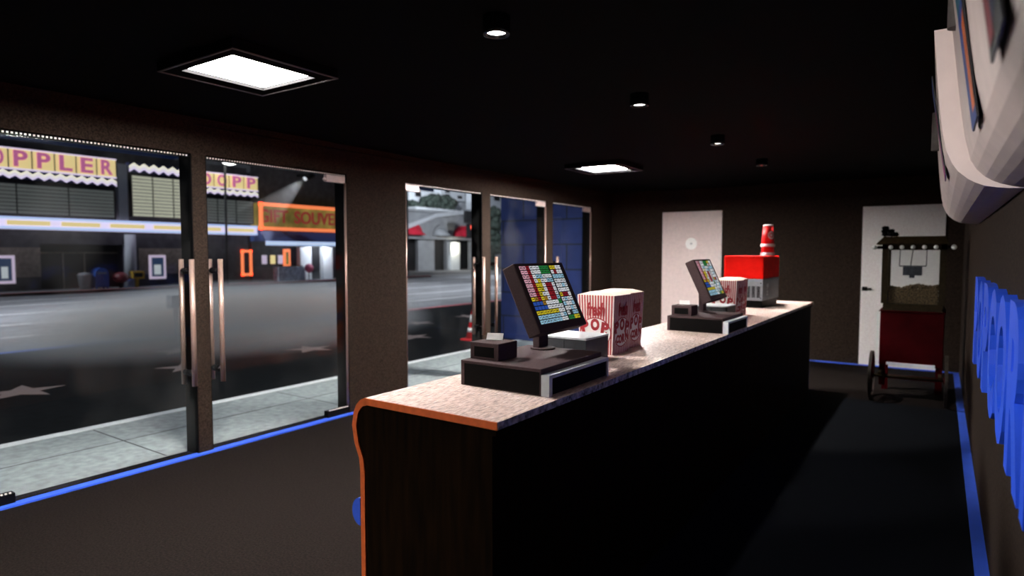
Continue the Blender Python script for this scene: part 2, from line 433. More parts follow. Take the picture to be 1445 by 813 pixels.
# ================================================================== CASH REGISTER
GRID = ["PPRWWWGGG", "PPRWWWGGG", "PPRWLLWWW", "PPRWYWWLL", "PPRYYWRRW", "PPRYYWRRW", "PPRYWWRRW", "YORYOWRRL",
        "BBBOWWWWG", "BBBBWWWWW", "YYYYYYYWW", "LLLLLLLWL", "LLLLLLLWW"]
GRID2 = ["YYWW", "WRWW", "LLLL", "WWWW", "WWLW", "WWWW", "YRRW", "WLWW", "LWWL", "WWLW", "WKLL", "GGYY"]
SCOL = {'P': (.62, .33, .40), 'R': (.26, .012, .02), 'W': (.68, .70, .72), 'G': (.02, .22, .05), 'L': (.28, .50, .62), 'Y': (.55, .45, .02),
        'O': (.35, .19, .02), 'B': (.02, .07, .32), 'K': (.02, .02, .02)}
SM = {k: mat('screen_key_'+n, SCOL[k], .4, emit=.78) for k, n in zip('PRWGLYOBK', ('pink', 'red', 'white', 'green', 'pale_blue', 'yellow', 'ochre', 'blue', 'black'))}
SM_ink = mat('screen_ink', (.01, .01, .012), .4)
def cash_register():
    X0, X1, A, B, Z0, Z1 = -1.648, -1.254, 2.038, 2.56, 1.0505, 1.156
    t = thing('cash_register', (-1.45, 2.3, Z0), 'larger-looking black register with bright touch screen, at the near end of the counter', 'cash register', 'registers on the counter')
    bo = MB().box(X0, X1, A, B, Z0, Z1).build('base', [M_plast, M_plastd], t, .003)
    MB().box(X0+.02, X1-.006, A-.0016, A-.0002, Z0+.004, Z1-.012).build('shaded_front', M_plastd, bo)  # darker plate: the weaker light on this side put into the colour
    s = MB().box(X1, X1+.036, A+.002, A+.026, Z0, Z1-.022).box(X1, X1+.036, A+.026, B-.002, Z1-.036, Z1-.022).box(X1, X1+.036, B-.014, B-.002, Z0, Z1-.036)
    s.build('drawer_trim', M_silver, t)
    dr = MB().box(X1, X1+.030, A+.027, B-.015, Z0+.004, Z1-.037); dro = dr.build('drawer', M_plastd, t)
    # printer
    pr_ = MB().box(-1.634, -1.488, 2.085, 2.225, Z1+.0003, Z1+.072).build('receipt_printer', M_plast, t, .003)
    MB().box(-1.612, -1.51, 2.0835, 2.0848, Z1+.012, Z1+.055).build('printer_front', M_plastd, pr_)
    q = MB(); c = Vector((-1.565, 2.165, Z1+.074))
    u = Vector((math.cos(.35), math.sin(.35), 0)); v = Vector((-math.sin(.35)*.5, math.cos(.35)*.5, .86)); nn = u.cross(v)
    P = [c-u*.036, c+u*.036, c+u*.036+v*.032, c-u*.036+v*.032]
    q.add(P+[p+nn*.003 for p in P], [(0,1,2,3),(7,6,5,4),(0,4,5,1),(1,5,6,2),(2,6,7,3),(3,7,4,0)])
    q.build('paper_slip', M_white, pr_)
    # stand
    MB().lathe((-1.523, 2.492, 0), [(.058, Z1+.0003), (.058, Z1+.006), (.05, Z1+.008)], 28).build('stand_disc', M_plast, t)
    yaw, tilt = .026, .439
    u = Vector((-math.sin(yaw), math.cos(yaw), 0)); nb = Vector((-math.cos(yaw), -math.sin(yaw), 0))
    v = Vector((0,0,1))*math.cos(tilt)+nb*math.sin(tilt); nrm = u.cross(v)       # nrm: out of the screen
    C = Vector((-1.49, 2.5, 1.415)); Wd, H = .39, .281
    def fr(x, yv, d): return C+u*x+v*yv+nrm*d
    bx0, bx1, by0, by1 = -Wd/2-.022, Wd/2+.036, -H/2-.036, H/2+.014
    m = MB()
    m.hexa([fr(bx0,by0,-.064),fr(bx1,by0,-.064),fr(bx1,by1,-.064),fr(bx0,by1,-.064)], [fr(bx0,by0,.004),fr(bx1,by0,.004),fr(bx1,by1,.004),fr(bx0,by1,.004)])
    mo = m.build('monitor', M_plast, t, .005)
    sc = MB(); keys = list('PRWGLYOBK')
    e = .005
    sc.quad(fr(-Wd/2,-H/2,e),fr(Wd/2,-H/2,e),fr(Wd/2,H/2,e),fr(-Wd/2,H/2,e), 9)
    e = .0058
    def block(x0, x1, rows, gap):
        nr = len(rows); ch = H/nr
        for r, row in enumerate(rows):
            cw = (x1-x0)/len(row)
            for k, ch_ in enumerate(row):
                a0, a1 = x0+k*cw+gap, x0+(k+1)*cw-gap; b1, b0 = H/2-r*ch-gap*1.3, H/2-(r+1)*ch+gap*1.3
                sc.quad(fr(a0,b0,e),fr(a1,b0,e),fr(a1,b1,e),fr(a0,b1,e), keys.index(ch_))
                if ch_ not in 'BK':
                    for yy in ((.62, .38) if random.random() < .5 else (.5,)):      # tiny key captions, unreadable dashes
                        h = (b1-b0)*.10; yc = b0+(b1-b0)*yy; w0 = random.uniform(.12, .25); w1 = random.uniform(.6, .9)
                        sc.quad(fr(a0+(a1-a0)*w0,yc-h,e+.0006),fr(a0+(a1-a0)*w1,yc-h,e+.0006),fr(a0+(a1-a0)*w1,yc+h,e+.0006),fr(a0+(a1-a0)*w0,yc+h,e+.0006), 9)
    block(-Wd/2+.005, Wd/2-.126, GRID, .0018); block(Wd/2-.116, Wd/2-.006, GRID2, .0020)
    sc.build('screen', [SM[k] for k in keys]+[SM_ink], mo)
    # neck from the disc up to the monitor back
    top = fr(0, -.05, -.0645)
    nk = MB().hexa([(-1.553,2.452,Z1+.0085),(-1.517,2.452,Z1+.0085),(-1.517,2.532,Z1+.0085),(-1.553,2.532,Z1+.0085)],
                   [(top.x-.030,2.452,top.z),(top.x+.006,2.452,top.z-.012),(top.x+.006,2.532,top.z-.012),(top.x-.030,2.532,top.z)])
    nk.build('stand_neck', M_plast, t, .003)
    return t
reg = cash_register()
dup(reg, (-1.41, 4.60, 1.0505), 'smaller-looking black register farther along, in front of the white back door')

def scanner_box():
    t = thing('cash_box', (-1.53, 2.83, 1.0505), 'black box with pale lid just behind the near register', 'box', 'pale-lidded boxes behind the registers')
    b = MB().box(-1.655, -1.41, 2.71, 2.955, 1.0505, 1.176); b.build('case', M_boxside, t, .003)
    MB().box(-1.657, -1.408, 2.708, 2.957, 1.1763, 1.186).build('lid', M_boxtop, t, .002)
    MB().box(-1.534, -1.531, 2.7085, 2.7098, 1.06, 1.17).build('seam', M_plastd, t)
    return t
sb = scanner_box()
dup(sb, (-1.49, 5.13, 1.0505), 'black box with pale lid just behind the far register')

# ================================================================== POPCORN BOXES
M_stripew = mat('popcorn_stripe_white', (.78, .66, .62), .6, var=.04)
M_striper = mat('popcorn_stripe_red', (.40, .018, .022), .6, var=.08)
M_popred = mat('popcorn_print_red', (.34, .008, .015), .6, var=.05)
M_cream = mat('cream_carton_flap', (.80, .62, .50), .6, var=.05)
def popcorn_box():
    w0, w1, d0, d1, h = .10, .113, .10, .108, .322
    t = thing('popcorn_box', (-1.545, 3.19, 1.0505), 'front striped popcorn box with brightly lit face, beside the near register', 'popcorn box', 'striped popcorn boxes on the counter', rz=-.03)
    b = MB(); NS = 13
    cb = [(-w0,-d0),(w0,-d0),(w0,d0),(-w0,d0)]; ctp = [(-w1,-d1),(w1,-d1),(w1,d1),(-w1,d1)]
    for k in range(4):
        a0, a1 = Vector(cb[k]+(0,)), Vector(cb[(k+1)%4]+(0,)); t0, t1 = Vector(ctp[k]+(h,)), Vector(ctp[(k+1)%4]+(h,))
        for i in range(2*NS+1):
            f0, f1 = i/(2*NS+1), (i+1)/(2*NS+1)
            b.quad(a0.lerp(a1,f0), a0.lerp(a1,f1), t0.lerp(t1,f1), t0.lerp(t1,f0), 0 if i % 2 else 1)
    b.add([c+(0.0,) for c in cb], [(3,2,1,0)], 0)
    b.build('carton', [M_striper, M_stripew], t, local=True)
    # rim flaps: low pillow top
    f = MB(); z = h
    rim = [Vector(c+(z,)) for c in ctp]
    ring2 = [Vector((c[0]*.55, c[1]*.55, z+.016)) for c in ctp]
    for k in range(4): f.quad(rim[k], rim[(k+1)%4], ring2[(k+1)%4], ring2[k])
    f.quad(*ring2)
    f.build('top_flap', M_cream, t, local=True)
    # printed oval + words on each of the four sides
    for k in range(4):
        m = MB()
        a0, a1 = Vector(cb[k]+(0,)), Vector(cb[(k+1)%4]+(0,)); t0, t1 = Vector(ctp[k]+(h,)), Vector(ctp[(k+1)%4]+(h,))
        mid = (a0+a1)/2; midt = (t0+t1)/2
        u = (a1-a0).normalized(); wv = (midt-mid).normalized(); n = u.cross(wv)
        ww = .094 if k % 2 == 0 else .09
        O = mid+n*.0012
        def el(cx, cz, rx, rz, dd, mi, seg=36):
            ps = [O+u*(cx+rx*math.cos(2*PI*i/seg))+wv*(cz+rz*math.sin(2*PI*i/seg))+n*dd for i in range(seg)]
            m.add(ps, [tuple(range(seg))], mi)
        el(0, .118, ww, .083, 0, 1); el(0, .118, ww-.005, .077, .0006, 0)
        fc = (u, wv, n)
        put_text(m, 'fresh', fc, O+u*-.054+wv*.208+n*.0006, .112, .076, .0012, 1, bold=.03, shear=.2)
        for ch, x, zz, sx, sz, ro in (('P', -.082, .112, .050, .064, .25), ('O', -.030, .128, .054, .066, 0), ('P', .030, .116, .048, .064, -.15)):
            put_text(m, ch, fc, O+u*x+wv*zz+n*.0012, sx, sz, .0012, 1, bold=.06, rot=ro)
        for ch, x, zz, sx, sz, ro in (('C', -.07, .062, .034, .046, -.1), ('O', -.036, .056, .036, .05, 0), ('R', .004, .058, .034, .05, .05), ('N', .042, .066, .036, .054, .15)):
            put_text(m, ch, fc, O+u*x+wv*zz+n*.0012, sx, sz, .0012, 1, bold=.06, rot=ro)
        m.build('printed_front', [M_white, M_popred], t, local=True)
    return t
pb = popcorn_box()
dup(pb, (-1.573, 3.44, 1.0505), 'striped popcorn box half hidden behind the brightly lit box near the first register', rz=.02)
dup(pb, (-1.505, 5.49, 1.0505), 'striped popcorn box partly hidden behind the far register screen', rz=-.03)
dup(pb, (-1.533, 5.74, 1.0505), 'striped popcorn box between the far register and the red dispenser', rz=.02)

# ================================================================== DRINK DISPENSER + CUPS
t = thing('drink_dispenser', (-1.655, 7.0, 1.0505), 'red-topped grey drink dispenser at the far end of the counter', 'drink dispenser')
x0, x1, a, b = -1.848, -1.463, 6.62, 7.36
MB().box(x0+.02, x1-.012, a+.02, b-.02, 1.0505, 1.122).build('foot', M_plastd, t, .004)
MB().box(x0, x1, a, b, 1.1223, 1.343).build('cabinet', M_gray, t, .006)
MB().box(x0-.004, x1+.002, a-.004, b+.004, 1.3433, 1.577).build('top_housing', M_red, t, .014)
for gx in (-1.60, -1.552, -1.504):
    g = MB()
    for k in range(9): g.box(gx-.018, gx+.014, a-.004, a-.0005, 1.155+k*.013, 1.163+k*.013)
    g.box(gx-.002, gx+.0, a-.003, a-.0005, 1.155, 1.267)
    g.build('vent_grille', M_plastd, t)
for k, (h0, h1) in enumerate(((0, .02), (.03, .05), (.062, .07), (.08, .12))):
    MB().box(x1+.0003, x1+.0025, a+.16, a+.22+.02*(k == 3), 1.17+h0, 1.17+h1).build('side_mark', M_boxtop, t)
for z in (1.15, 1.30): MB().tube((x1-.02, a-.0005, z), (x1-.02, a-.003, z), .006).build('screw', M_plastd, t)
def cup(z, label, emblem):
    cx, cy = -1.543, 7.16
    t = thing('paper_cup', (cx, cy, z), label, 'cup', 'upside-down paper cups on the dispenser')
    MB().lathe((cx, cy, z), [(.068, 0), (.072, .004), (.072, .02), (.069, .03), (.066, .034)], 28, mis=[0]*4).build('rim', M_white, t)
    MB().lathe((cx, cy, z), [(.0655, .034), (.050, .222)], 28).build('wall', M_cupred, t)
    MB().lathe((cx, cy, z), [(.0505, .2223), (.0495, .236), (.040, .238), (.038, .230)], 28).build('base', M_white, t)
    if emblem:
        m = MB()
        # swirl-like round emblem wrapped on the cup side facing the aisle
        def pt(ang, zz, off):
            r = .0655-(.0155*(zz-.034)/.188)+off; aa = -.75+ang
            return (cx+r*math.cos(aa), cy+r*math.sin(aa), z+zz)
        for r0, r1, s0, s1 in ((.022, .036, 0, 2*PI), (.0, .013, 0, 2*PI)):
            for i in range(24):
                q0, q1 = s0+(s1-s0)*i/24, s0+(s1-s0)*(i+1)/24
                pp = [pt(r*math.cos(q)/.058, .125+r*math.sin(q)*1.2, .0012) for r, q in ((r0+1e-4,q0),(r1,q0),(r1,q1),(r0+1e-4,q1))]
                m.add(pp, [(0,1,2,3)])
        m.build('emblem', M_white, t)
    return t
cup(1.5773, 'lower red cup of the upside-down pair on the dispenser, mostly covered', False)
cup(1.5773+.093, 'upper red cup with white round emblem, upside down on the dispenser', True)

# ================================================================== POPCORN MACHINE
t = thing('popcorn_machine', (-.24, 8.3, 0), 'old popcorn cart with dark red base and glass top, before the grey back door', 'popcorn machine')
x0, x1, a, b = -.538, .056, 8.12, 8.62
MB().box(x0, x1, a, b, .36, .955).build('base_cabinet', M_mred, t, .006)
MB().box(x0-.012, x1+.012, a-.012, b+.012, .9553, .968).build('base_lip', M_mred, t, .003)
for lx in (x0+.004, x1-.064):
    for ly, lz in ((a+.004, .125), (b-.064, .0)):
        MB().box(lx, lx+.06, ly, ly+.06, lz, .3597).build('leg', M_mred, t)
MB().box(x0+.07, x1-.07, a-.012, a-.0005, .362, .392).build('front_bar', M_silver, t)['label'] = 'pale front bar'
MB().box(x0+.066, x1-.066, a+.01, a+.034, .21, .25).build('stretcher', M_mred, t)
MB().tube((x0-.04, 7.93, .265), (x1+.018, 7.93, .265), .014).box(x0+.01, x0+.04, 7.92, a+.01, .255, .30).box(x1-.04, x1-.01, 7.92, a+.01, .255, .30).build('axle', M_mbrown, t)
for wx in (x0-.055, x1+.032):
    wv = MB(); R = .265; c = Vector((wx, 7.93, R))
    seg = 36
    for i in range(seg):
        q0, q1 = 2*PI*i/seg, 2*PI*(i+1)/seg
        P = lambda r, q, x: (x, c.y+r*math.cos(q), c.z+r*math.sin(q))
        wv.hexa([P(R-.03,q0,wx-.014),P(R,q0,wx-.014),P(R,q1,wx-.014),P(R-.03,q1,wx-.014)], [P(R-.03,q0,wx+.014),P(R,q0,wx+.014),P(R,q1,wx+.014),P(R-.03,q1,wx+.014)])
    wo = wv.build('wheel', M_tyre, t)
    sp = MB()
    for i in range(12):
        q = 2*PI*i/12; sp.tube((wx, c.y, c.z), (wx, c.y+(R-.028)*math.cos(q), c.z+(R-.028)*math.sin(q)), .007, seg=6)
    sp.tube((wx-.022, c.y, c.z), (wx+.022, c.y, c.z), .04, seg=16)
    sp.build('spokes', M_mred, wo)
cb = MB()
for px_ in (x0+.0, x1-.062):
    for py_ in (a, b-.06): cb.box(px_, px_+.06, py_, py_+.06, 1.045, 1.64)
cb.box(x0+.02, x1-.02, a+.004, b-.004, .9683, 1.045)
cb.box(x0, x1, a, a+.05, 1.64, 1.70); cb.box(x0, x1, b-.05, b, 1.64, 1.70); cb.box(x0, x0+.05, a, b, 1.64, 1.70); cb.box(x1-.05, x1, a, b, 1.64, 1.70)
cb.build('cabinet_frame', M_mbrown, t)
r = MB()
r.box(x0-.055, x1+.02, a-.03, b+.03, 1.7003, 1.712)
r.hexa([(x0-.055,a-.03,1.712),(x1+.02,a-.03,1.712),(x1+.02,b+.03,1.712),(x0-.055,b+.03,1.712)], [(x0+.01,a+.03,1.788),(x1-.02,a+.03,1.788),(x1-.02,b-.03,1.788),(x0+.01,b-.03,1.788)])
r.build('roof', M_mbrown, t, .003)
for q in ((x0+.06, x1-.062, a+.02, a+.024), (x0+.06, x1-.062, b-.024, b-.02)): MB().box(*q, 1.046, 1.639).build('glass_panel', M_glass, t)
for q in ((x0+.02, x0+.024, a+.06, b-.06), (x1-.024, x1-.02, a+.06, b-.06)): MB().box(*q, 1.046, 1.639).build('glass_panel', M_glass, t)
for i in range(5):
    bx = -.457+.1038*i
    MB().ball((bx, a-.022, 1.668), .0225, 12, 8).build('bulb', M_bulb, t)
for bx, sg in ((-.617, -1), (.116, 1)):
    m = MB().ball((bx, a+.02, 1.668), .026, 12, 8); bo = m.build('bulb', M_bulb, t)
    MB().tube((bx-sg*.026, a+.02, 1.668), (x0 if sg < 0 else x1, a+.02, 1.668), .016).build('bulb_socket', M_plastd, bo)
kt = MB().box(-.345, -.165, 8.30, 8.46, 1.355, 1.452).box(-.285, -.235, 8.35, 8.41, 1.325, 1.3548).box(-.385, -.125, 8.36, 8.40, 1.4523, 1.464)
ko = kt.build('kettle', M_kettle, t, .004)
for xa_, xb2 in ((-.383, -.376), (-.127, -.125), (-.275, -.25)): MB().tube((xa_, 8.38, 1.464), (xb2, 8.38, 1.70), .0045, seg=6).build('hanger_rod', M_kettle, ko)
# heap of popcorn lying in the glass cabinet
m = MB(); random.seed(3)
for i in range(26):
    for j in range(18):
        px_ = x0+.075+(x1-x0-.15)*i/25; py_ = a+.045+(b-a-.09)*j/17
        hz = 1.047+.155+.05*((px_-x0)/(x1-x0))+.014*math.sin(px_*22)
        m.lump((px_+random.uniform(-.008,.008), py_+random.uniform(-.01,.01), hz-.012+random.uniform(-.012,.012)), random.uniform(.011,.018), 6, 4)
for i in range(26):
    for k in range(9):
        px_ = x0+.075+(x1-x0-.15)*i/25
        m.lump((px_, a+.04, 1.06+k*.0175), .014, 6, 4)
m.box(x0+.07, x1-.072, a+.045, b-.045, 1.0455, 1.185)
tag(m.build('popcorn_heap', M_pop), 'heap of brown popcorn inside the glass cabinet of the popcorn cart', 'popcorn', kind='stuff')
m = MB(); random.seed(5)
for k in range(16):
    f = k/15; hh = .085*(1-f)**.7
    for q in range(3):
        if q*.034 <= hh: m.lump((-.535+.125*f+random.uniform(-.006, .006), 8.24+random.uniform(-.02, .02), 1.789+.026+q*.034), .022, 7, 5, j=.3)
tag(m.build('crumpled_cloth', M_plastd), 'small dark crumpled bundle lying on the left of the cart roof', 'cloth')

# ================================================================== BLUE WALL LETTERS
t = thing('wall_letters', (XR, 3.4, 1.14), 'tall bright blue raised letters mounted along the right wall', 'wall sign')
yy = 5.42
for ch, wd in zip('POPCORN', (.43, .47, .43, .43, .47, .45, .45)):
    m = MB(); put_text(m, ch, '-x', (XR-.0005, yy, .848), wd, .592, .043, bold=.035)
    m.build('letter', M_blueletter, t); yy -= wd+.08

# ================================================================== CURVED POSTER DISPLAY (upper right)
t = thing('poster_display', (XR, 3.5, 1.83), 'white curved poster display high on the right wall above the blue letters', 'wall display')
PO = [(.2498, 2.47), (-.048, 2.47), (-.036, 2.33), (-.024, 2.2), (-.008, 2.07), (.006, 2.0), (.025, 1.951), (.045, 1.918), (.076, 1.888), (.10, 1.872), (.131, 1.857), (.17, 1.849), (.21, 1.844), (.2498, 1.842)]
PI_ = [(.2498, 2.655), (-.012, 2.655), (.008, 2.48), (.02, 2.38), (.045, 2.17), (.062, 2.05), (.083, 1.957), (.103, 1.92), (.13, 1.89), (.155, 1.873), (.18, 1.861), (.215, 1.85), (.2498, 1.846)]
MB().prism(PI_, 'y', -1.2, 2.99).build('near_shell', M_shell, t)
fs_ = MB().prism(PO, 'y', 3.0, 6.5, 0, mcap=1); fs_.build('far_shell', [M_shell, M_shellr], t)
def pface(z, prof):       # x of the slanted front at height z
    ps = sorted([(q[1], q[0]) for q in prof[1:]])
    for (z0, xx0), (z1, xx1) in zip(ps, ps[1:]):
        if z0 <= z <= z1: return xx0+(xx1-xx0)*(z-z0)/(z1-z0)
    return ps[-1][1]
PC = {n: mat('poster_'+n, c, .45, var=.25, vscale=9) for n, c in dict(teal=(.03, .16, .22), blue=(.015, .05, .26), orange=(.65, .14, .02), red=(.30, .008, .03), dark=(.008, .01, .016), magenta=(.42, .02, .22), navy=(.01, .03, .09), pale=(.55, .5, .48)).items()}
def poster(y0, y1, z0, z1, prof, bands, d=.004):
    """flat printed board standing just off the slanted front; bands: (colour, polygon in 0..1 board space)"""
    xa, xb = pface(z0, prof), pface(z1, prof)
    u = Vector((0, -1, 0)); o = Vector((xa-.012, y1, z0)); tv = Vector((xb-xa, 0, z1-z0)); n = Vector((-1, 0, (xb-xa)/(z1-z0))).normalized()
    m = MB(); wd = y1-y0
    B = [o, o+u*wd, o+u*wd+tv, o+tv]
    m.hexa(B, [p+n*d for p in B], 0)
    names = ['dark']
    for cname, poly in bands:
        if cname not in names: names.append(cname)
        m.add([o+u*(wd*p[0])+tv*p[1]+n*(d+.0008+.0004*bands.index((cname, poly))) for p in poly], [tuple(range(len(poly)))], names.index(cname))
    m.build('poster', [PC[k] for k in names], t)
ZP = 1.957
poster(2.05, 2.30, ZP, 2.60, PI_, [('teal', ((0,.5),(1,.5),(1,1),(0,1))), ('blue', ((0,0),(1,0),(1,.5),(0,.5))), ('orange', ((.5,.05),(1,.05),(1,.45),(.55,.42))), ('red', ((.2,.62),(.7,.6),(.65,.78),(.25,.8))), ('pale', ((.3,.66),(.55,.65),(.5,.74),(.35,.75)))])
poster(1.23, 1.50, ZP, 2.60, PI_, [('navy', ((.4,.05),(.95,.1),(.95,1),(.4,1))), ('teal', ((.5,.15),(.8,.2),(.75,.9),(.5,.95))), ('red', ((.10,.03),(.5,.03),(.3,.35),(.12,.35)))])
poster(.40, .67, ZP, 2.60, PI_, [('orange', ((0,.3),(1,.2),(1,.9),(0,1)))])
poster(3.45, 3.80, ZP, 2.40, PO, [('magenta', ((0,0),(1,0),(1,.6),(0,.5))), ('blue', ((0,.5),(1,.6),(1,1),(0,1))), ('red', ((.2,.45),(.7,.5),(.6,.75),(.2,.7))), ('navy', ((.7,.1),(1,.1),(1,.9),(.75,.8)))])
for cx_, cy_, zb_, zt__ in ((.028, 2.72, 2.385, 2.659), (-.036, 4.75, 2.24, 2.47)):
    MB().tube((cx_, cy_, zb_), (cx_, cy_, zt__), .034, seg=24).build('grey_roller', M_fascia, t)

t = thing('fill_spotlight', (-2.0, -1.2, HC), 'unseen black spotlight added under the ceiling, aimed at the curved poster display', 'spotlight')  # out-of-view lamp added to brighten the curved display
sp_, tg = Vector((-2.0, -1.2, 2.46)), Vector((0.05, 3.4, 1.75)); dv = (tg-sp_).normalized()
MB().tube((-2.0, -1.2, 2.50), (-2.0, -1.2, HC-.0005), .012).lathe((-2.0, -1.2, HC-.012), [(.05, 0), (.05, .0115)], 20).build('stem', M_black, t)
MB().tube(sp_-dv*.09, sp_+dv*.07, .05, .06, cap=False).tube(sp_-dv*.09, sp_-dv*.085, .05).build('housing', M_black, t)
MB().tube(sp_+dv*.05, sp_+dv*.055, .052).build('lens', M_can, t)
l = bpy.data.lights.new('fill_beam', 'SPOT'); l.energy = 330; l.color = (1, .90, .86); l.spot_size = math.radians(31); l.spot_blend = .6; l.shadow_soft_size = .05
lo = bpy.data.objects.new('fill_beam', l); COL.objects.link(lo); lo.location = sp_+dv*.075; lo.rotation_euler = dv.to_track_quat('-Z', 'Y').to_euler()

# ================================================================== OUTSIDE
M_conc = mat('pale_concrete', (.33, .37, .37), .8, var=.22, vscale=14, bump=.2, bscale=80)
M_line = mat('white_edge_paint', (.85, .88, .88), .6, var=.06)
M_terr = mat('dark_terrazzo', (.005, .0062, .0072), .7, var=.6, spec=.12, vscale=10)
M_star = mat('pink_terrazzo_star', (.26, .20, .19), .6, var=.15)
M_road = mat('grey_asphalt', (.13, .135, .15), .8, var=.35, vscale=2.5, stretch=(1, .25, 1))
M_rline = mat('road_line', (.5, .5, .52), .7, var=.2)
M_curbb = mat('blue_curb_paint', (.08, .17, .62), .6, var=.15)
M_curbr = mat('red_curb_paint', (.5, .10, .12), .6, var=.2)
M_walk = mat('far_sidewalk', (.16, .16, .165), .8, var=.25)
M_fac = mat('dark_facade', (.05, .05, .055), .85, var=.3, vscale=3)
M_facs = mat('sandstone_panel', (.22, .19, .15), .85, var=.25, vscale=6)
M_void = mat('dark_doorway', (.004, .004, .005), .7)
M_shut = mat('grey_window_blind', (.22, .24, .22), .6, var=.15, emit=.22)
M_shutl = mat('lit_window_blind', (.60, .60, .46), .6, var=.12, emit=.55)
M_frame = mat('dark_window_frame', (.012, .012, .014), .6)
M_sy = mat('lit_yellow_tile', (.86, .68, .30), .5, var=.06, emit=.75)
M_sp = mat('lit_pink_letter', (.62, .16, .36), .5, var=.08, emit=.55)
M_sw = mat('lit_lilac_tube', (.78, .68, .90), .5, emit=.9)
M_scr = mat('lit_cream_tube', (.95, .90, .72), .5, emit=.95)
M_snavy = mat('sign_navy', (.03, .035, .12), .5)
M_sb = mat('lit_pale_blue_tube', (.50, .62, .95), .5, emit=.85)
M_neon = mat('orange_neon', (1, .23, .08), .5, emit=1.0)
M_gsign = mat('lit_ochre_panel', (.17, .125, .028), .5, var=.9, vscale=.8, emit=.75)
M_gtxt = mat('lit_red_text', (.30, .03, .03), .5, emit=.55)
M_awn = mat('navy_awning', (.03, .07, .24), .7, var=.1)
M_awnw = mat('lit_white_valance', (.55, .68, .95), .6, emit=.85)
M_litcol = mat('lit_white_column', (.80, .84, .86), .6, var=.08)
M_pale = mat('pale_render_wall', (.34, .36, .39), .85, var=.18, vscale=.8)
M_redawn = mat('red_arch_awning', (.62, .02, .05), .6, var=.12)
M_leaf = mat('dark_green_leaf', (.02, .032, .026), .8, var=.5, vscale=3)
M_hotel = mat('white_hotel_wall', (.62, .66, .72), .8, var=.1)
M_coner = mat('red_cone', (.62, .012, .02), .5, var=.1, emit=.0)
M_binb = mat('blue_mailbox', (.02, .07, .32), .5, var=.2)
M_bing = mat('grey_bin', (.22, .23, .25), .6, var=.3)
M_binr = mat('maroon_bin', (.12, .012, .018), .5, var=.2)
M_biny = mat('yellow_news_box', (.45, .28, .02), .5, var=.2)
M_plant = mat('pale_tiled_planter', (.34, .38, .45), .6, var=.5, vscale=6)
M_lampw = mat('street_lamp_glow', (1, .98, .95), .5, emit=5)

structure(MB().box(-6.33, XLO, -6, 40, -.15, 0), 'pavement_strip', M_conc)
structure(MB().box(-6.45, -6.33, -6, 40, -.15, .004), 'trim_2', M_line)
m = MB()
m.box(-5.735, -5.722, -6, 9.3, .0003, .001)
for k in range(8): m.box(-6.3, -5.02, 1.9*k-3.2, 1.9*k-3.188, .0003, .001)
structure(m, 'trim_3', M_frame)
terr = structure(MB().box(-12.3, -6.45, -6, 40, -.15, 0), 'star_pavement', M_terr)
def star(cx, cy, r, rz):
    pts = [(cx+(r if k % 2 == 0 else r*.4)*math.cos(rz+PI*k/5), cy+(r if k % 2 == 0 else r*.4)*math.sin(rz+PI*k/5)) for k in range(10)]
    MB().prism(pts, 'z', .0004, .003).build('star_inlay', M_star, terr)
for cx, cy, r in ((-8.75, 2.75, .45), (-8.75, 4.7, .42), (-8.7, 6.75, .42), (-8.35, 8.85, .42), (-9.9, 10.7, .42), (-9.9, 12.6, .42), (-10.3, 5.4, .42), (-10.3, 8.0, .42)):
    star(cx, cy, r, .3)
structure(MB().box(-12.48, -12.3, -6, 11.0, -.15, .005), 'kerb_blue', M_curbb)
structure(MB().box(-12.48, -12.3, 11.0, 40, -.15, .005), 'kerb_red', M_curbr)
structure(MB().box(-30.2, -12.48, -20, 120, -.3, -.1), 'road', M_road)
m = MB()
for xx in (-15.5, -18.2, -21.4, -24.8, -27.3): m.box(xx-.07, xx+.07, -15, 110, -.0997, -.096)
structure(m, 'road_lines', M_rline)
structure(MB().box(-34, -30.2, -20, 34, -.3, .02), 'far_pavement', M_walk)
structure(MB().box(-30.32, -30.2, -20, 34, -.3, .03), 'far_kerb', M_curbr)
structure(MB().box(-60, -30.2, 34, 130, -.3, -.02), 'far_plaza', M_walk)

# ---- cinema across the street
XF = -31.9
t = thing('cinema_building', (-36, 12, 0), 'dark cinema across the street with glowing yellow and pink marquee', 'building')
m = MB().box(-42, XF-.6, -8, 20.72, .02, 6.3)
m.box(XF-.6, XF, -8, 10.9, .02, 2.4).box(XF-.6, XF, 14.3, 20.72, .02, 2.4).box(XF-.6, XF, 10.9, 14.3, 2.0, 2.4).box(XF-.6, XF, -8, 20.72, 2.4, 6.3)
m.build('wall', M_fac, t)
for q in ((9.3, 10.9), (14.9, 17.0)): MB().box(XF, XF+.03, *q, .6, 1.85).build('stone_panel', M_facs, t)
m = MB().box(XF-.585, XF-.55, 10.95, 14.2, .021, 1.98); m.build('doorway', M_void, t)
m = MB()
for yy in (11.9, 12.75): m.box(XF-.54, XF-.5, yy, yy+.06, .021, 1.6)
m.box(XF-.549, XF-.5, 11.0, 14.2, 1.6, 1.66); m.build('door_post', M_facs, t)
for yy in (14.55, 8.4):
    m = MB().tube((XF-.1, yy, .02), (XF-.1, yy, 2.5), .28, seg=18); m.build('column', M_pale, t)
XM = -31.0     # marquee face
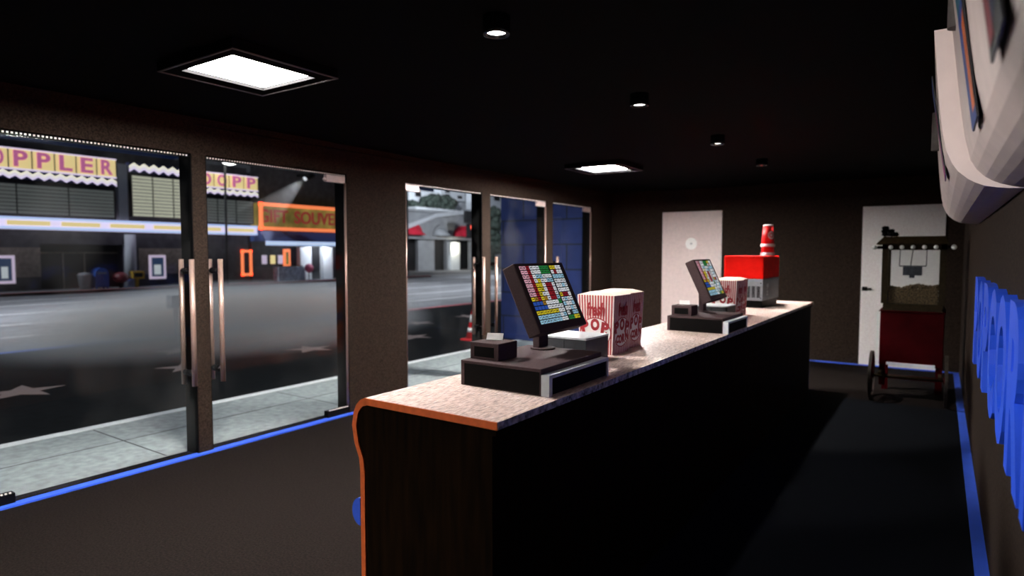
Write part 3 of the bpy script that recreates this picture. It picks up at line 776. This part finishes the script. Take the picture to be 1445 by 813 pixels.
def zig(m, y0, y1, z0, z1, mi_back, mi_a, mi_b, nz):
    m.box(XM-.35, XM-.02, y0, y1, z0, z1, mi_back)
    st = (y1-y0)/nz; hh = (z1-z0)
    for k in range(nz):
        a0 = y0+k*st; am = a0+st/2; a1 = a0+st
        for off, mi in ((.0, mi_a), (-.34*hh, mi_b)):
            zl, zh = z0+.34*hh+off, z0+.70*hh+off; th = .30*hh
            m.add([(XM, a0, zl), (XM, am, zh), (XM, a1, zl), (XM, a1, zl+th), (XM, am, zh+th), (XM, a0, zl+th)], [(0,1,4,5), (1,2,3,4)], mi)
def marquee(word, y0, pitch, ntile, z0, z1, zz0, last=None):
    s = MB(); y1 = y0+pitch*ntile
    s.box(XM-.35, XM-.03, y0, y1, zz0, z1, 2)
    for k in range(ntile): s.box(XM-.03, XM, y0+k*pitch+.03, y0+(k+1)*pitch-.03, z0+.03, z1-.05, 0)
    s.box(XM-.03, XM+.02, y0, y1, z1-.05, z1, 1); s.box(XM-.03, XM+.02, y0, y1, z0-.03, z0+.03, 1)
    so = s.build('marquee', [M_sy, M_sw, M_snavy], t)
    for k, ch in enumerate(word):
        l = MB(); put_text(l, ch, '+x', (XM+.003, y0+k*pitch+pitch*.2, z0+.1), pitch*.6, (z1-z0)*.78, .05, bold=.03)
        l.build('marquee_letter', M_sp, so)
    zg = MB(); zig(zg, y0, y1, zz0, z0-.04, 0, 1, 2, ntile*2)
    zg.build('zigzag_border', [M_snavy, M_scr, M_sw], so)
marquee('DOPPLER', 8.05, .80, 7, 5.02, 5.86, 4.62)
marquee('DOPP', 17.45, .84, 4, 5.0, 5.76, 4.64)
zg = MB(); zig(zg, 14.2, 17.3, 5.36, 5.80, 0, 1, 2, 7); zg.build('zigzag_border', [M_snavy, M_scr, M_sw], t)
def blind(y0, y1, z0, z1, lit):
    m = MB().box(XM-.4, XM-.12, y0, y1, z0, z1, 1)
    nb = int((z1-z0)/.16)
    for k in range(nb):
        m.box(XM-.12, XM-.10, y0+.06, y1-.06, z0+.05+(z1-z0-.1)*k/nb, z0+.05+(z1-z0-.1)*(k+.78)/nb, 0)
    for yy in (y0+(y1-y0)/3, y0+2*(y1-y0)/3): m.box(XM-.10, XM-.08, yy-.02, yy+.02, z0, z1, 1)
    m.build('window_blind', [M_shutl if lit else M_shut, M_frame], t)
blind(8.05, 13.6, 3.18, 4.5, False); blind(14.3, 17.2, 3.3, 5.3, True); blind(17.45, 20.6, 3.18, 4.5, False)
m = MB().box(XM-.4, XM-.1, 13.75, 14.15, 3.1, 5.7); m.build('pilaster', M_pale, t)
m = MB().box(XM-.4, XM, 6, 20.7, 2.6, 3.10, 1)
m.box(XM, XM+.03, 6, 20.7, 2.98, 3.10, 2); m.box(XM, XM+.03, 6, 20.7, 2.60, 2.72, 2)
k = 0; yy = 7.6
while yy < 20:
    m.box(XM, XM+.025, yy, yy+1.5, 2.75, 2.95, 0); yy += 1.9
m.build('canopy_band', [M_sy, M_sw, M_sb], t)
def poster_case(y0, y1, z0, z1, mats, lab):
    m = MB().box(XF+.031, XF+.07, y0, y1, z0, z1, 0).box(XF+.07, XF+.085, y0+.12, y1-.12, z0+.12, z1-.12, 1)
    h = z1-z0; m.box(XF+.085, XF+.09, y0+.22, y1-.25, z0+.22, z0+h*.6, 2)
    m.build('poster_case', mats, t)
M_lav = mat('lit_lavender_frame', (.66, .55, .70), .5, emit=.6)
M_pd = mat('lit_poster_dark', (.03, .06, .13), .5, emit=.4)
M_pw = mat('lit_poster_pale', (.55, .60, .62), .5, emit=.6)
poster_case(9.28, 9.98, .35, 1.52, [M_lav, M_pd, M_pw], ''); poster_case(15.35, 16.15, .35, 1.52, [M_lav, M_pd, M_pw], '')
m = MB()
y0, y1, z0, z1 = 20.25, 20.7, .36, 1.8
XQ = XF+.02
for q in ((y0, y0+.14, z0, z1), (y1-.14+.2, y1+.2, z0, z1), (y0, y1+.2, z0, z0+.14), (y0, y1+.2, z1-.14, z1)): m.box(XQ, XQ+.06, *q)
m.build('neon_frame', M_neon, t)

# ---- gift shop
t = thing('gift_shop', (-36, 25, 0), 'gift shop with orange neon framed sign and navy awning across the street', 'building')
MB().box(-42, XF, 20.95, 33.5, .02, 7.5).build('wall', M_fac, t)
s = MB().box(XF, XM-.05, 20.9, 28.6, 2.95, 4.40); so = s.build('sign_board', M_gsign, t)
m = MB()
for q in ((20.85, 21.05, 2.9, 4.42), (28.4, 28.6, 2.9, 4.42), (20.85, 28.6, 2.9, 3.08), (20.85, 28.6, 4.24, 4.42)): m.box(XM-.05, XM+.05, *q)
m.build('neon_frame', M_neon, so)
m = MB(); g0, g1, s0, s1 = [at(q, 306, 'x', XM).y for q in (366, 407, 416, 465)]
put_text(m, 'GIFT', '+x', (XM-.048, g0, 3.32), g1-g0, .74, .04, bold=.02); m.build('sign_lettering', M_gtxt, so); m = MB()
put_text(m, 'SOUVENIRS', '+x', (XM-.048, s0, 3.32), (s1-s0)*1.92, .74, .04, bold=.02); m.build('sign_lettering', M_gtxt, so)
m = MB().hexa([(XF,20.85,2.28),(XM+.55,20.85,2.28),(XM+.55,28.6,2.28),(XF,28.6,2.28)], [(XF,20.85,2.88),(XM,20.85,2.88),(XM,28.6,2.88),(XF,28.6,2.88)])
ao = m.build('awning', M_awn, t)
MB().box(XM+.52, XM+.57, 20.85, 28.6, 2.05, 2.279).build('valance', M_awnw, ao)
m = MB()
for a, b in ((23.9, 24.7), (25.6, 26.3)): m.box(XF, XF+.35, a, b, .021, 2.0)
m.build('lit_column', M_litcol, t)
MB().box(XF+.001, XF+.06, 24.75, 25.55, .5, 2.0).build('shop_window', M_void, t)
MB().box(XF+.001, XF+.08, 22.95, 23.4, .75, 1.85, 0).build('shop_sign', M_neon, t)
MB().box(XF+.081, XF+.1, 23.08, 23.28, .95, 1.7).build('shop_sign_panel', M_gsign, t)
for a, mt in ((21.55, M_lav), (22.1, M_sy), (22.6, M_lav)): MB().box(XF+.001, XF+.05, a, a+.3, 1.0, 1.5).build('small_poster', mt, t)

# ---- floodlight with its beam above the gift shop
LP = Vector((-30.7, 23.7, 5.95)); aim = (Vector((-30.9, 21.3, 3.9))-LP).normalized()
t = thing('floodlight', LP, 'black floodlight above the gift shop throwing a hazy beam', 'floodlight')
m = MB().tube(LP-aim*.5, LP, .30, .16, seg=16).box(-31.9, LP.x, LP.y+.3, LP.y+.42, LP.z+.2, LP.z+.34); m.build('housing', M_black, t)
MB().ball(LP+aim*.0, .12, 12, 8).build('lens', mat('floodlight_lens', (.9, .93, 1), .4, emit=.7), t)
hz = bpy.data.materials.new('beam_haze'); hz.use_nodes = True
nt = hz.node_tree; nt.nodes.remove(nt.nodes['Principled BSDF'])
vsn = nt.nodes.new('ShaderNodeVolumeScatter'); vsn.inputs['Density'].default_value = .10; vsn.inputs['Anisotropy'].default_value = .2
nt.links.new(vsn.outputs[0], nt.nodes['Material Output'].inputs['Volume'])
MB().tube(LP+aim*.15, LP+aim*3.3, .14, .85, seg=24).build('hazy_beam', hz, t)
sl = bpy.data.lights.new('flood_beam', 'SPOT'); sl.energy = 900; sl.spot_size = .62; sl.spot_blend = .4; sl.color = (.9, .93, 1); sl.shadow_soft_size = .1
so = bpy.data.objects.new('flood_beam', sl); COL.objects.link(so); so.location = LP+aim*.13
so.rotation_euler = aim.to_track_quat('-Z', 'Y').to_euler()

# ---- street furniture on the far pavement
def bins():
    xb = -31.1; g = .0205
    t = thing('litter_bin', (xb, 12.2, g), 'grey litter bin left of the blue mailbox across the street', 'bin')
    MB().lathe((xb, 12.25, g), [(.2, 0), (.28, .62), (.30, .64), (.28, .66)], 16).build('body', M_bing, t)
    MB().lathe((xb, 12.25, g+.66), [(.27, .0005), (.2, .06), (.02, .08)], 16).build('lid', M_bing, t)
    t = thing('mailbox', (xb, 12.85, g), 'blue mailbox with rounded top between the bins across the street', 'mailbox')
    pts = [(12.58, .12), (13.12, .12), (13.12, .72)]+[(12.85+.27*math.cos(PI*k/8), .72+.24*math.sin(PI*k/8)) for k in range(1, 8)]+[(12.58, .72)]
    MB().prism(pts, 'x', xb-.25, xb+.25).build('body', M_binb, t)
    for lx in (-.2, .2):
        for ly in (12.62, 13.08): MB().box(xb+lx-.03, xb+lx+.03, ly-.03, ly+.03, g, .1197).build('leg', M_binb, t)
    MB().box(xb+.2505, xb+.27, 12.68, 13.02, .68, .76).build('slot', M_bing, t)
    t = thing('round_bin', (xb, 13.7, g), 'maroon rounded bin on a stem right of the blue mailbox', 'bin')
    MB().tube((xb, 13.72, g), (xb, 13.72, .25), .07).build('stem', M_frame, t)
    MB().ball((xb, 13.72, .50), .32, 16, 10, sc=(1, 1, .8)).build('body', M_binr, t)
    t = thing('newspaper_box', (xb, 14.4, g), 'yellow newspaper box on a post right of the maroon bin', 'newspaper box')
    MB().box(xb-.2, xb+.2, 14.15, 14.68, .42, .78).build('box', M_biny, t, .02)
    MB().box(xb-.06, xb+.06, 14.36, 14.48, g, .4197).build('post', M_biny, t)
    MB().box(xb+.2005, xb+.21, 14.22, 14.6, .5, .7).build('window', M_void, t)
    t = thing('planter', (xb, 23.1, g), 'pale patterned planter box in front of the gift shop', 'planter')
    MB().box(xb-.4, xb+.1, 22.0, 23.8, g, .84).build('trough', M_plant, t, .02)
    MB().box(xb-.32, xb+.02, 22.08, 23.72, .8403, .88).build('soil', M_leaf, t)
    t = thing('pink_balloon', (xb, 24.2, g), 'round pink ball on a stem beside the pale planter', 'balloon')
    MB().ball((xb, 24.15, .72), .26, 14, 10).build('ball', mat('pink_ball', (.5, .08, .16), .5), t)
    MB().tube((xb, 24.15, g), (xb, 24.15, .47), .03).build('stem', M_frame, t)
bins()
# ---- street lamp
t = thing('street_lamp', (-29.6, 18.0, -.1), 'tall street lamp with glowing white head before the cinema', 'street lamp')
MB().tube((-30.6, 18.65, .02), (-30.6, 18.65, 6.75), .06).tube((-30.6, 18.65, 6.7), (-30.4, 18.95, 6.75), .05).build('pole', M_frame, t)
zl_ = at(324, 233, 'x', -30.3).z+.25; yl_ = at(324, 233, 'x', -30.3).y
MB().lathe((-30.3, yl_, zl_), [(.05, -.25), (.30, -.18), (.42, 0), (.40, .1)], 20).build('lamp_head', M_lampw, t)
MB().lathe((-30.3, yl_, zl_), [(.45, .1003), (.3, .3), (.02, .38)], 20).build('lamp_hood', M_frame, t)
# ---- meter post and cone on this side
t = thing('parking_meter', (-12.1, 6.3, 0), 'pale boxy meter on a post at the blue kerb', 'parking meter')
MB().tube((-12.1, 6.3, .0005), (-12.1, 6.3, .56), .045).build('post', M_pale, t)
MB().box(-12.2, -12.0, 6.17, 6.41, .5605, .81).build('head', M_pale, t, .02)
t = thing('traffic_cone', (-7.1, 9.17, 0), 'red traffic cone with white bands on the star pavement by the blue wall', 'traffic cone')
MB().box(-7.28, -6.92, 8.99, 9.35, .0005, .035).build('base', M_coner, t, .006)
MB().lathe((-7.1, 9.17, .035), [(.15, .0005), (.037, .56), (.03, .575), (.01, .575)], 24).build('cone', M_coner, t)
def rr(z): return .15-(.113*z/.56)+.0015
MB().lathe((-7.1, 9.17, .035), [(rr(.12), .12), (rr(.20), .20)], 24).build('white_band', M_white, t)
MB().lathe((-7.1, 9.17, .035), [(rr(.30), .30), (rr(.44), .44)], 24).build('white_band', M_white, t)
# ---- low mist drifting over the roadway
ms = bpy.data.materials.new('pale_mist'); ms.use_nodes = True
nt = ms.node_tree; nt.nodes.remove(nt.nodes['Principled BSDF'])
vsn = nt.nodes.new('ShaderNodeVolumeScatter'); vsn.inputs['Color'].default_value = (.9, .93, 1, 1)
tc = nt.nodes.new('ShaderNodeTexCoord'); ln = nt.nodes.new('ShaderNodeVectorMath'); ln.operation = 'LENGTH'
nz = nt.nodes.new('ShaderNodeTexNoise'); nz.inputs['Scale'].default_value = 1.6; nz.inputs['Detail'].default_value = 2
mr = nt.nodes.new('ShaderNodeMapRange'); mr.inputs['From Min'].default_value = 1; mr.inputs['From Max'].default_value = 0; mr.inputs['To Min'].default_value = 0; mr.inputs['To Max'].default_value = 5
mu = nt.nodes.new('ShaderNodeMath'); mu.operation = 'MULTIPLY'
nt.links.new(tc.outputs['Object'], ln.inputs[0]); nt.links.new(tc.outputs['Object'], nz.inputs['Vector'])
nt.links.new(ln.outputs['Value'], mr.inputs['Value']); nt.links.new(mr.outputs['Result'], mu.inputs[0]); nt.links.new(nz.outputs['Fac'], mu.inputs[1])
nt.links.new(mu.outputs[0], vsn.inputs['Density'])
nt.links.new(vsn.outputs[0], nt.nodes['Material Output'].inputs['Volume'])
o = MB().ball((0, 0, 0), 1, 32, 16).build('street_mist', ms); o.location = (-11.4, 7.3, .15); o.scale = (3.2, 4.4, .95)
tag(o, 'bank of pale low mist drifting over the street outside', 'mist', kind='stuff')
# ---- blue block wall beside the doors
m = MB(); m.box(-6.8, -5.001, 9.62, 9.95, .0005, 3.4)
o = m.build('block_wall', M_block); tag(o, 'blue painted block wall standing outside beside the last glass door', 'wall', kind='thing')

# ---- arched building and hillside beyond
XB = -40.0
def B(x, y): q = at(x, y, 'x', XB); return q.y, q.z
t = thing('arcade_building', (XB-2, 46, -.02), 'pale grey building with red arched awnings far down the street', 'building')
ya, yb_ = B(555, 340)[0], B(712, 340)[0]
zt = B(600, 300)[1]
zl = B(612, 337)[1]
MB().box(XB-6, XB, ya-3, yb_, zl, zt).build('upper_wall', M_pale, t)
m = MB().box(XB-.15, XB+.35, ya-3, yb_, zl-.05, zl+.25); m.box(XB-.2, XB+.25, ya-3, yb_, zt, zt+.25); m.build('ledge', M_pale, t)
m = MB(); ys = [ya-3]
for l, r in ((571, 590), (613, 630), (644, 664), (676, 692)):
    a, b = B(l, 350)[0], B(r, 350)[0]
    m.box(XB-.35, XB, ys[-1], a, -.02, zl-.05); ys.append(b)
m.box(XB-.35, XB, ys[-1], yb_, -.02, zl-.05)
m.build('pier', M_pale, t)
MB().box(XB-6, XB-.5, ya-3, yb_, -.02, zl-.06).build('dark_interior', M_void, t)
for l, r, lit in ((571, 593, 1), (610, 630, 0), (639.5, 664, 1)):
    a, b = B(l, 330)[0], B(r, 330)[0]; c = (a+b)/2; rad = (b-a)/2; z0 = zl+.3; hh = B(600, 316)[1]-z0
    m = MB(); pts = [(c+rad*math.cos(PI*k/14), z0+hh*math.sin(PI*k/14)) for k in range(15)]
    n = 15
    for k in range(14):
        m.add([(XB+.005, pts[k][0], pts[k][1]), (XB+.005, pts[k+1][0], pts[k+1][1]), (XB+.9, c+(pts[k+1][0]-c)*.97, z0), (XB+.9, c+(pts[k][0]-c)*.97, z0)], [(0,1,2,3)], 0, True)
    m.prism(pts, 'x', XB+.005, XB+.3)
    m.build('arch_awning', M_redawn if lit else M_pale, t)
MB().box(XB+.02, XB+.5, B(630.5, 350)[0], B(643.5, 350)[0], -.018, zl-.3).build('lit_pier', M_litcol, t)
# sloping parapet / ramp
p = [B(560, 322), B(612, 301.5), B(668, 296), B(712, 294), B(712, 300), B(668, 301), B(612, 307), B(560, 328)]
MB().prism(p, 'x', XB+.01, XB+.35).build('ramp_parapet', M_hotel, t)
XH = -58
def Hh(x, y): q = at(x, y, 'x', XH); return q.y, q.z
m = MB(); p = [Hh(540, 360), Hh(540, 296), Hh(575, 290), Hh(600, 290), Hh(650, 280), Hh(720, 272), Hh(760, 272), Hh(760, 360)]
structure(m.prism(p, 'x', XH-6, XH), 'hillside', M_pale)
zt2 = at(619, 296.5, 'x', XH+3.2).z
structure(MB().box(XH, XH+5.0, Hh(545, 300)[0], Hh(690, 300)[0], -.3, zt2), 'hill_terrace', M_pale)
def hotel(px0, px1, py0, py1, label, seed):
    a, z1 = Hh(px0, py0); b, z0 = Hh(px1, py1)
    t = thing('hotel_building', (XH+.8, (a+b)/2, z0), label, 'building', 'white buildings on the hillside')
    MB().box(XH+.3, XH+1.5, a, b, z0, z1).build('wall', M_hotel, t)
    nw = max(2, int((b-a)/3.0))
    for k in range(nw):
        for zz in (.62, .2):
            if (k*7+seed+int(zz*10)) % 3 == 0: continue
            y0 = a+(b-a)*(k+.35)/nw; y1 = a+(b-a)*(k+.72)/nw
            MB().box(XH+1.5, XH+1.53, y0, y1, z0+(z1-z0)*zz, z0+(z1-z0)*(zz+.28)).build('window', M_void, t)
hotel(566, 609, 268, 296, 'white hillside building at the left, above the first red awning', 1)
hotel(610, 645, 266, 285, 'white hillside building above the dark shrub', 2)
hotel(655, 700, 270, 300, 'white hillside building at the right, beside the door post', 0)
random.seed(11)
def shrub(x0, x1, y0, y1, label, xx):
    a, z1 = [(at(q, (y0+y1)/2, 'x', xx).y) for q in (x0, x1)]
    c = at((x0+x1)/2, (y0+y1)/2, 'x', xx); hz_ = abs(at((x0+x1)/2, y0, 'x', xx).z-at((x0+x1)/2, y1, 'x', xx).z)/2; hy = abs(z1-a)/2
    m = MB()
    for k in range(110):
        th = random.uniform(0, 2*PI); q = math.sqrt(random.random())
        m.lump((c.x+random.uniform(-.8, .8), c.y+hy*.86*q*math.cos(th), c.z+hz_*.86*q*math.sin(th)), random.uniform(.35, .55)*min(hz_, hy*1.6), 7, 5)
    if y1 > 350: m.tube((c.x, c.y, -.02), (c.x, c.y, c.z), .18)
    tag(m.build('shrub', M_leaf), label, 'shrub', 'shrubs on the hillside')
shrub(596, 642, 277, 298, 'large dark oval shrub on the slope above the pale far building', XH+3.2)
shrub(574, 590, 284, 296, 'small dark shrub at the left of the slope', XH+3.4)
shrub(690, 698, 285, 372, 'narrow dark green tree beside the blue block wall', -36)
t = thing('traffic_light', (-36, 46, -.1), 'traffic light with red lamp lit at the right of the far building', 'traffic light')
q = at(667.5, 330, 'x', -36); zt_ = at(667.5, 300, 'x', -36).z
MB().tube((-36, q.y, -.1), (-36, q.y, zt_), .09).build('pole', M_bing, t)
q2 = at(666, 321, 'x', -36); MB().box(-36.25, -35.89, q2.y-.55, q2.y+.25, q2.z-1.0, q2.z+.35).build('signal_head', M_frame, t)
MB().ball((-35.83, q2.y-.1, q2.z), .26, 12, 8, sc=(.5, 1, 1)).build('red_lamp', mat('red_signal', (1, .10, .06), .5, emit=1.6), t)
q3 = at(661, 307, 'x', -36); MB().box(-36.2, -35.9, q3.y-.45, q3.y+.45, q3.z-.5, q3.z+.6).build('signal_box', M_frame, t)

# ================================================================== LIGHT
wd = bpy.data.worlds.new('night'); SC.world = wd; wd.use_nodes = True
wd.node_tree.nodes['Background'].inputs['Color'].default_value = (.0038, .0075, .024, 1)
wd.node_tree.nodes['Background'].inputs['Strength'].default_value = 1.0
def light(name, kind, loc, energy, color=(1,1,1), aim=None, **kw):
    l = bpy.data.lights.new(name, kind); l.energy = energy; l.color = color
    for k, v in kw.items(): setattr(l, k, v)
    o = bpy.data.objects.new(name, l); COL.objects.link(o); o.location = loc
    if aim is not None: o.rotation_euler = (Vector(aim)-Vector(loc)).to_track_quat('-Z', 'Y').to_euler()
    return o
# moonlight running down the street (never through the doors)
light('moonlight', 'SUN', (-10, -20, 20), 1.6, (.86, .93, 1.0), aim=(-10.6, -6.0, 8), angle=.06)
# unseen spots added over the carriageway to pool light on the road
for (x, y, e) in ((-20, 4, 2600), (-18.5, 11, 8500), (-20, 24, 6500), (-24, 40, 9000)):
    light('road_fill_spot', 'SPOT', (x, y, 9), e, (.92, .95, 1), aim=(x, y, 0), spot_size=1.9, spot_blend=.9, shadow_soft_size=.4)

light('arcade_fill_spot', 'SPOT', (-27, 40, 7.5), 5000, (.93, .95, 1), aim=(-42, 47, 3.2), spot_size=1.5, spot_blend=.7, shadow_soft_size=.4)  # unseen spot added to brighten the arcade front
light('hotel_fill_spot', 'SPOT', (-44, 52, 9), 15000, (.9, .94, 1), aim=(-58, 64, 10), spot_size=1.9, spot_blend=.6, shadow_soft_size=.5)  # unseen spot added to lift the white hillside walls
light('pier_lamp', 'POINT', (XB+.95, B(636, 350)[0], B(636, 350)[1]), 90, (1, .95, .8), shadow_soft_size=.1)
light('shop_front_fill', 'POINT', (-30.9, 25.2, 2.2), 160, (.95, .98, 1), shadow_soft_size=.15)  # unseen point light added to brighten the shop columns
# ================================================================== CAMERA / VIEW
cam = bpy.data.cameras.new('camera'); co = bpy.data.objects.new('camera', cam); COL.objects.link(co)
mtx = Matrix((rgt, upv, -fwd)).transposed().to_4x4(); mtx.translation = Vector((0, 0, EYE)); co.matrix_world = mtx
cam.sensor_fit = 'HORIZONTAL'; cam.sensor_width = 36; cam.lens = 36*F_PX/1445
cam.clip_start = .02; cam.clip_end = 500
cam.dof.use_dof = True; cam.dof.focus_distance = 2.9; cam.dof.aperture_fstop = 1.7
SC.camera = co
vs_ = SC.view_settings; vs_.view_transform = 'Standard'; vs_.look = 'None'; vs_.gamma = 1; vs_.exposure = 0; vs_.use_curve_mapping = False
SC.display_settings.display_device = 'sRGB'
SC.cycles.use_denoising = True
SC.cycles.sample_clamp_indirect = 6
SC.cycles.max_bounces = 8; SC.cycles.transparent_max_bounces = 16
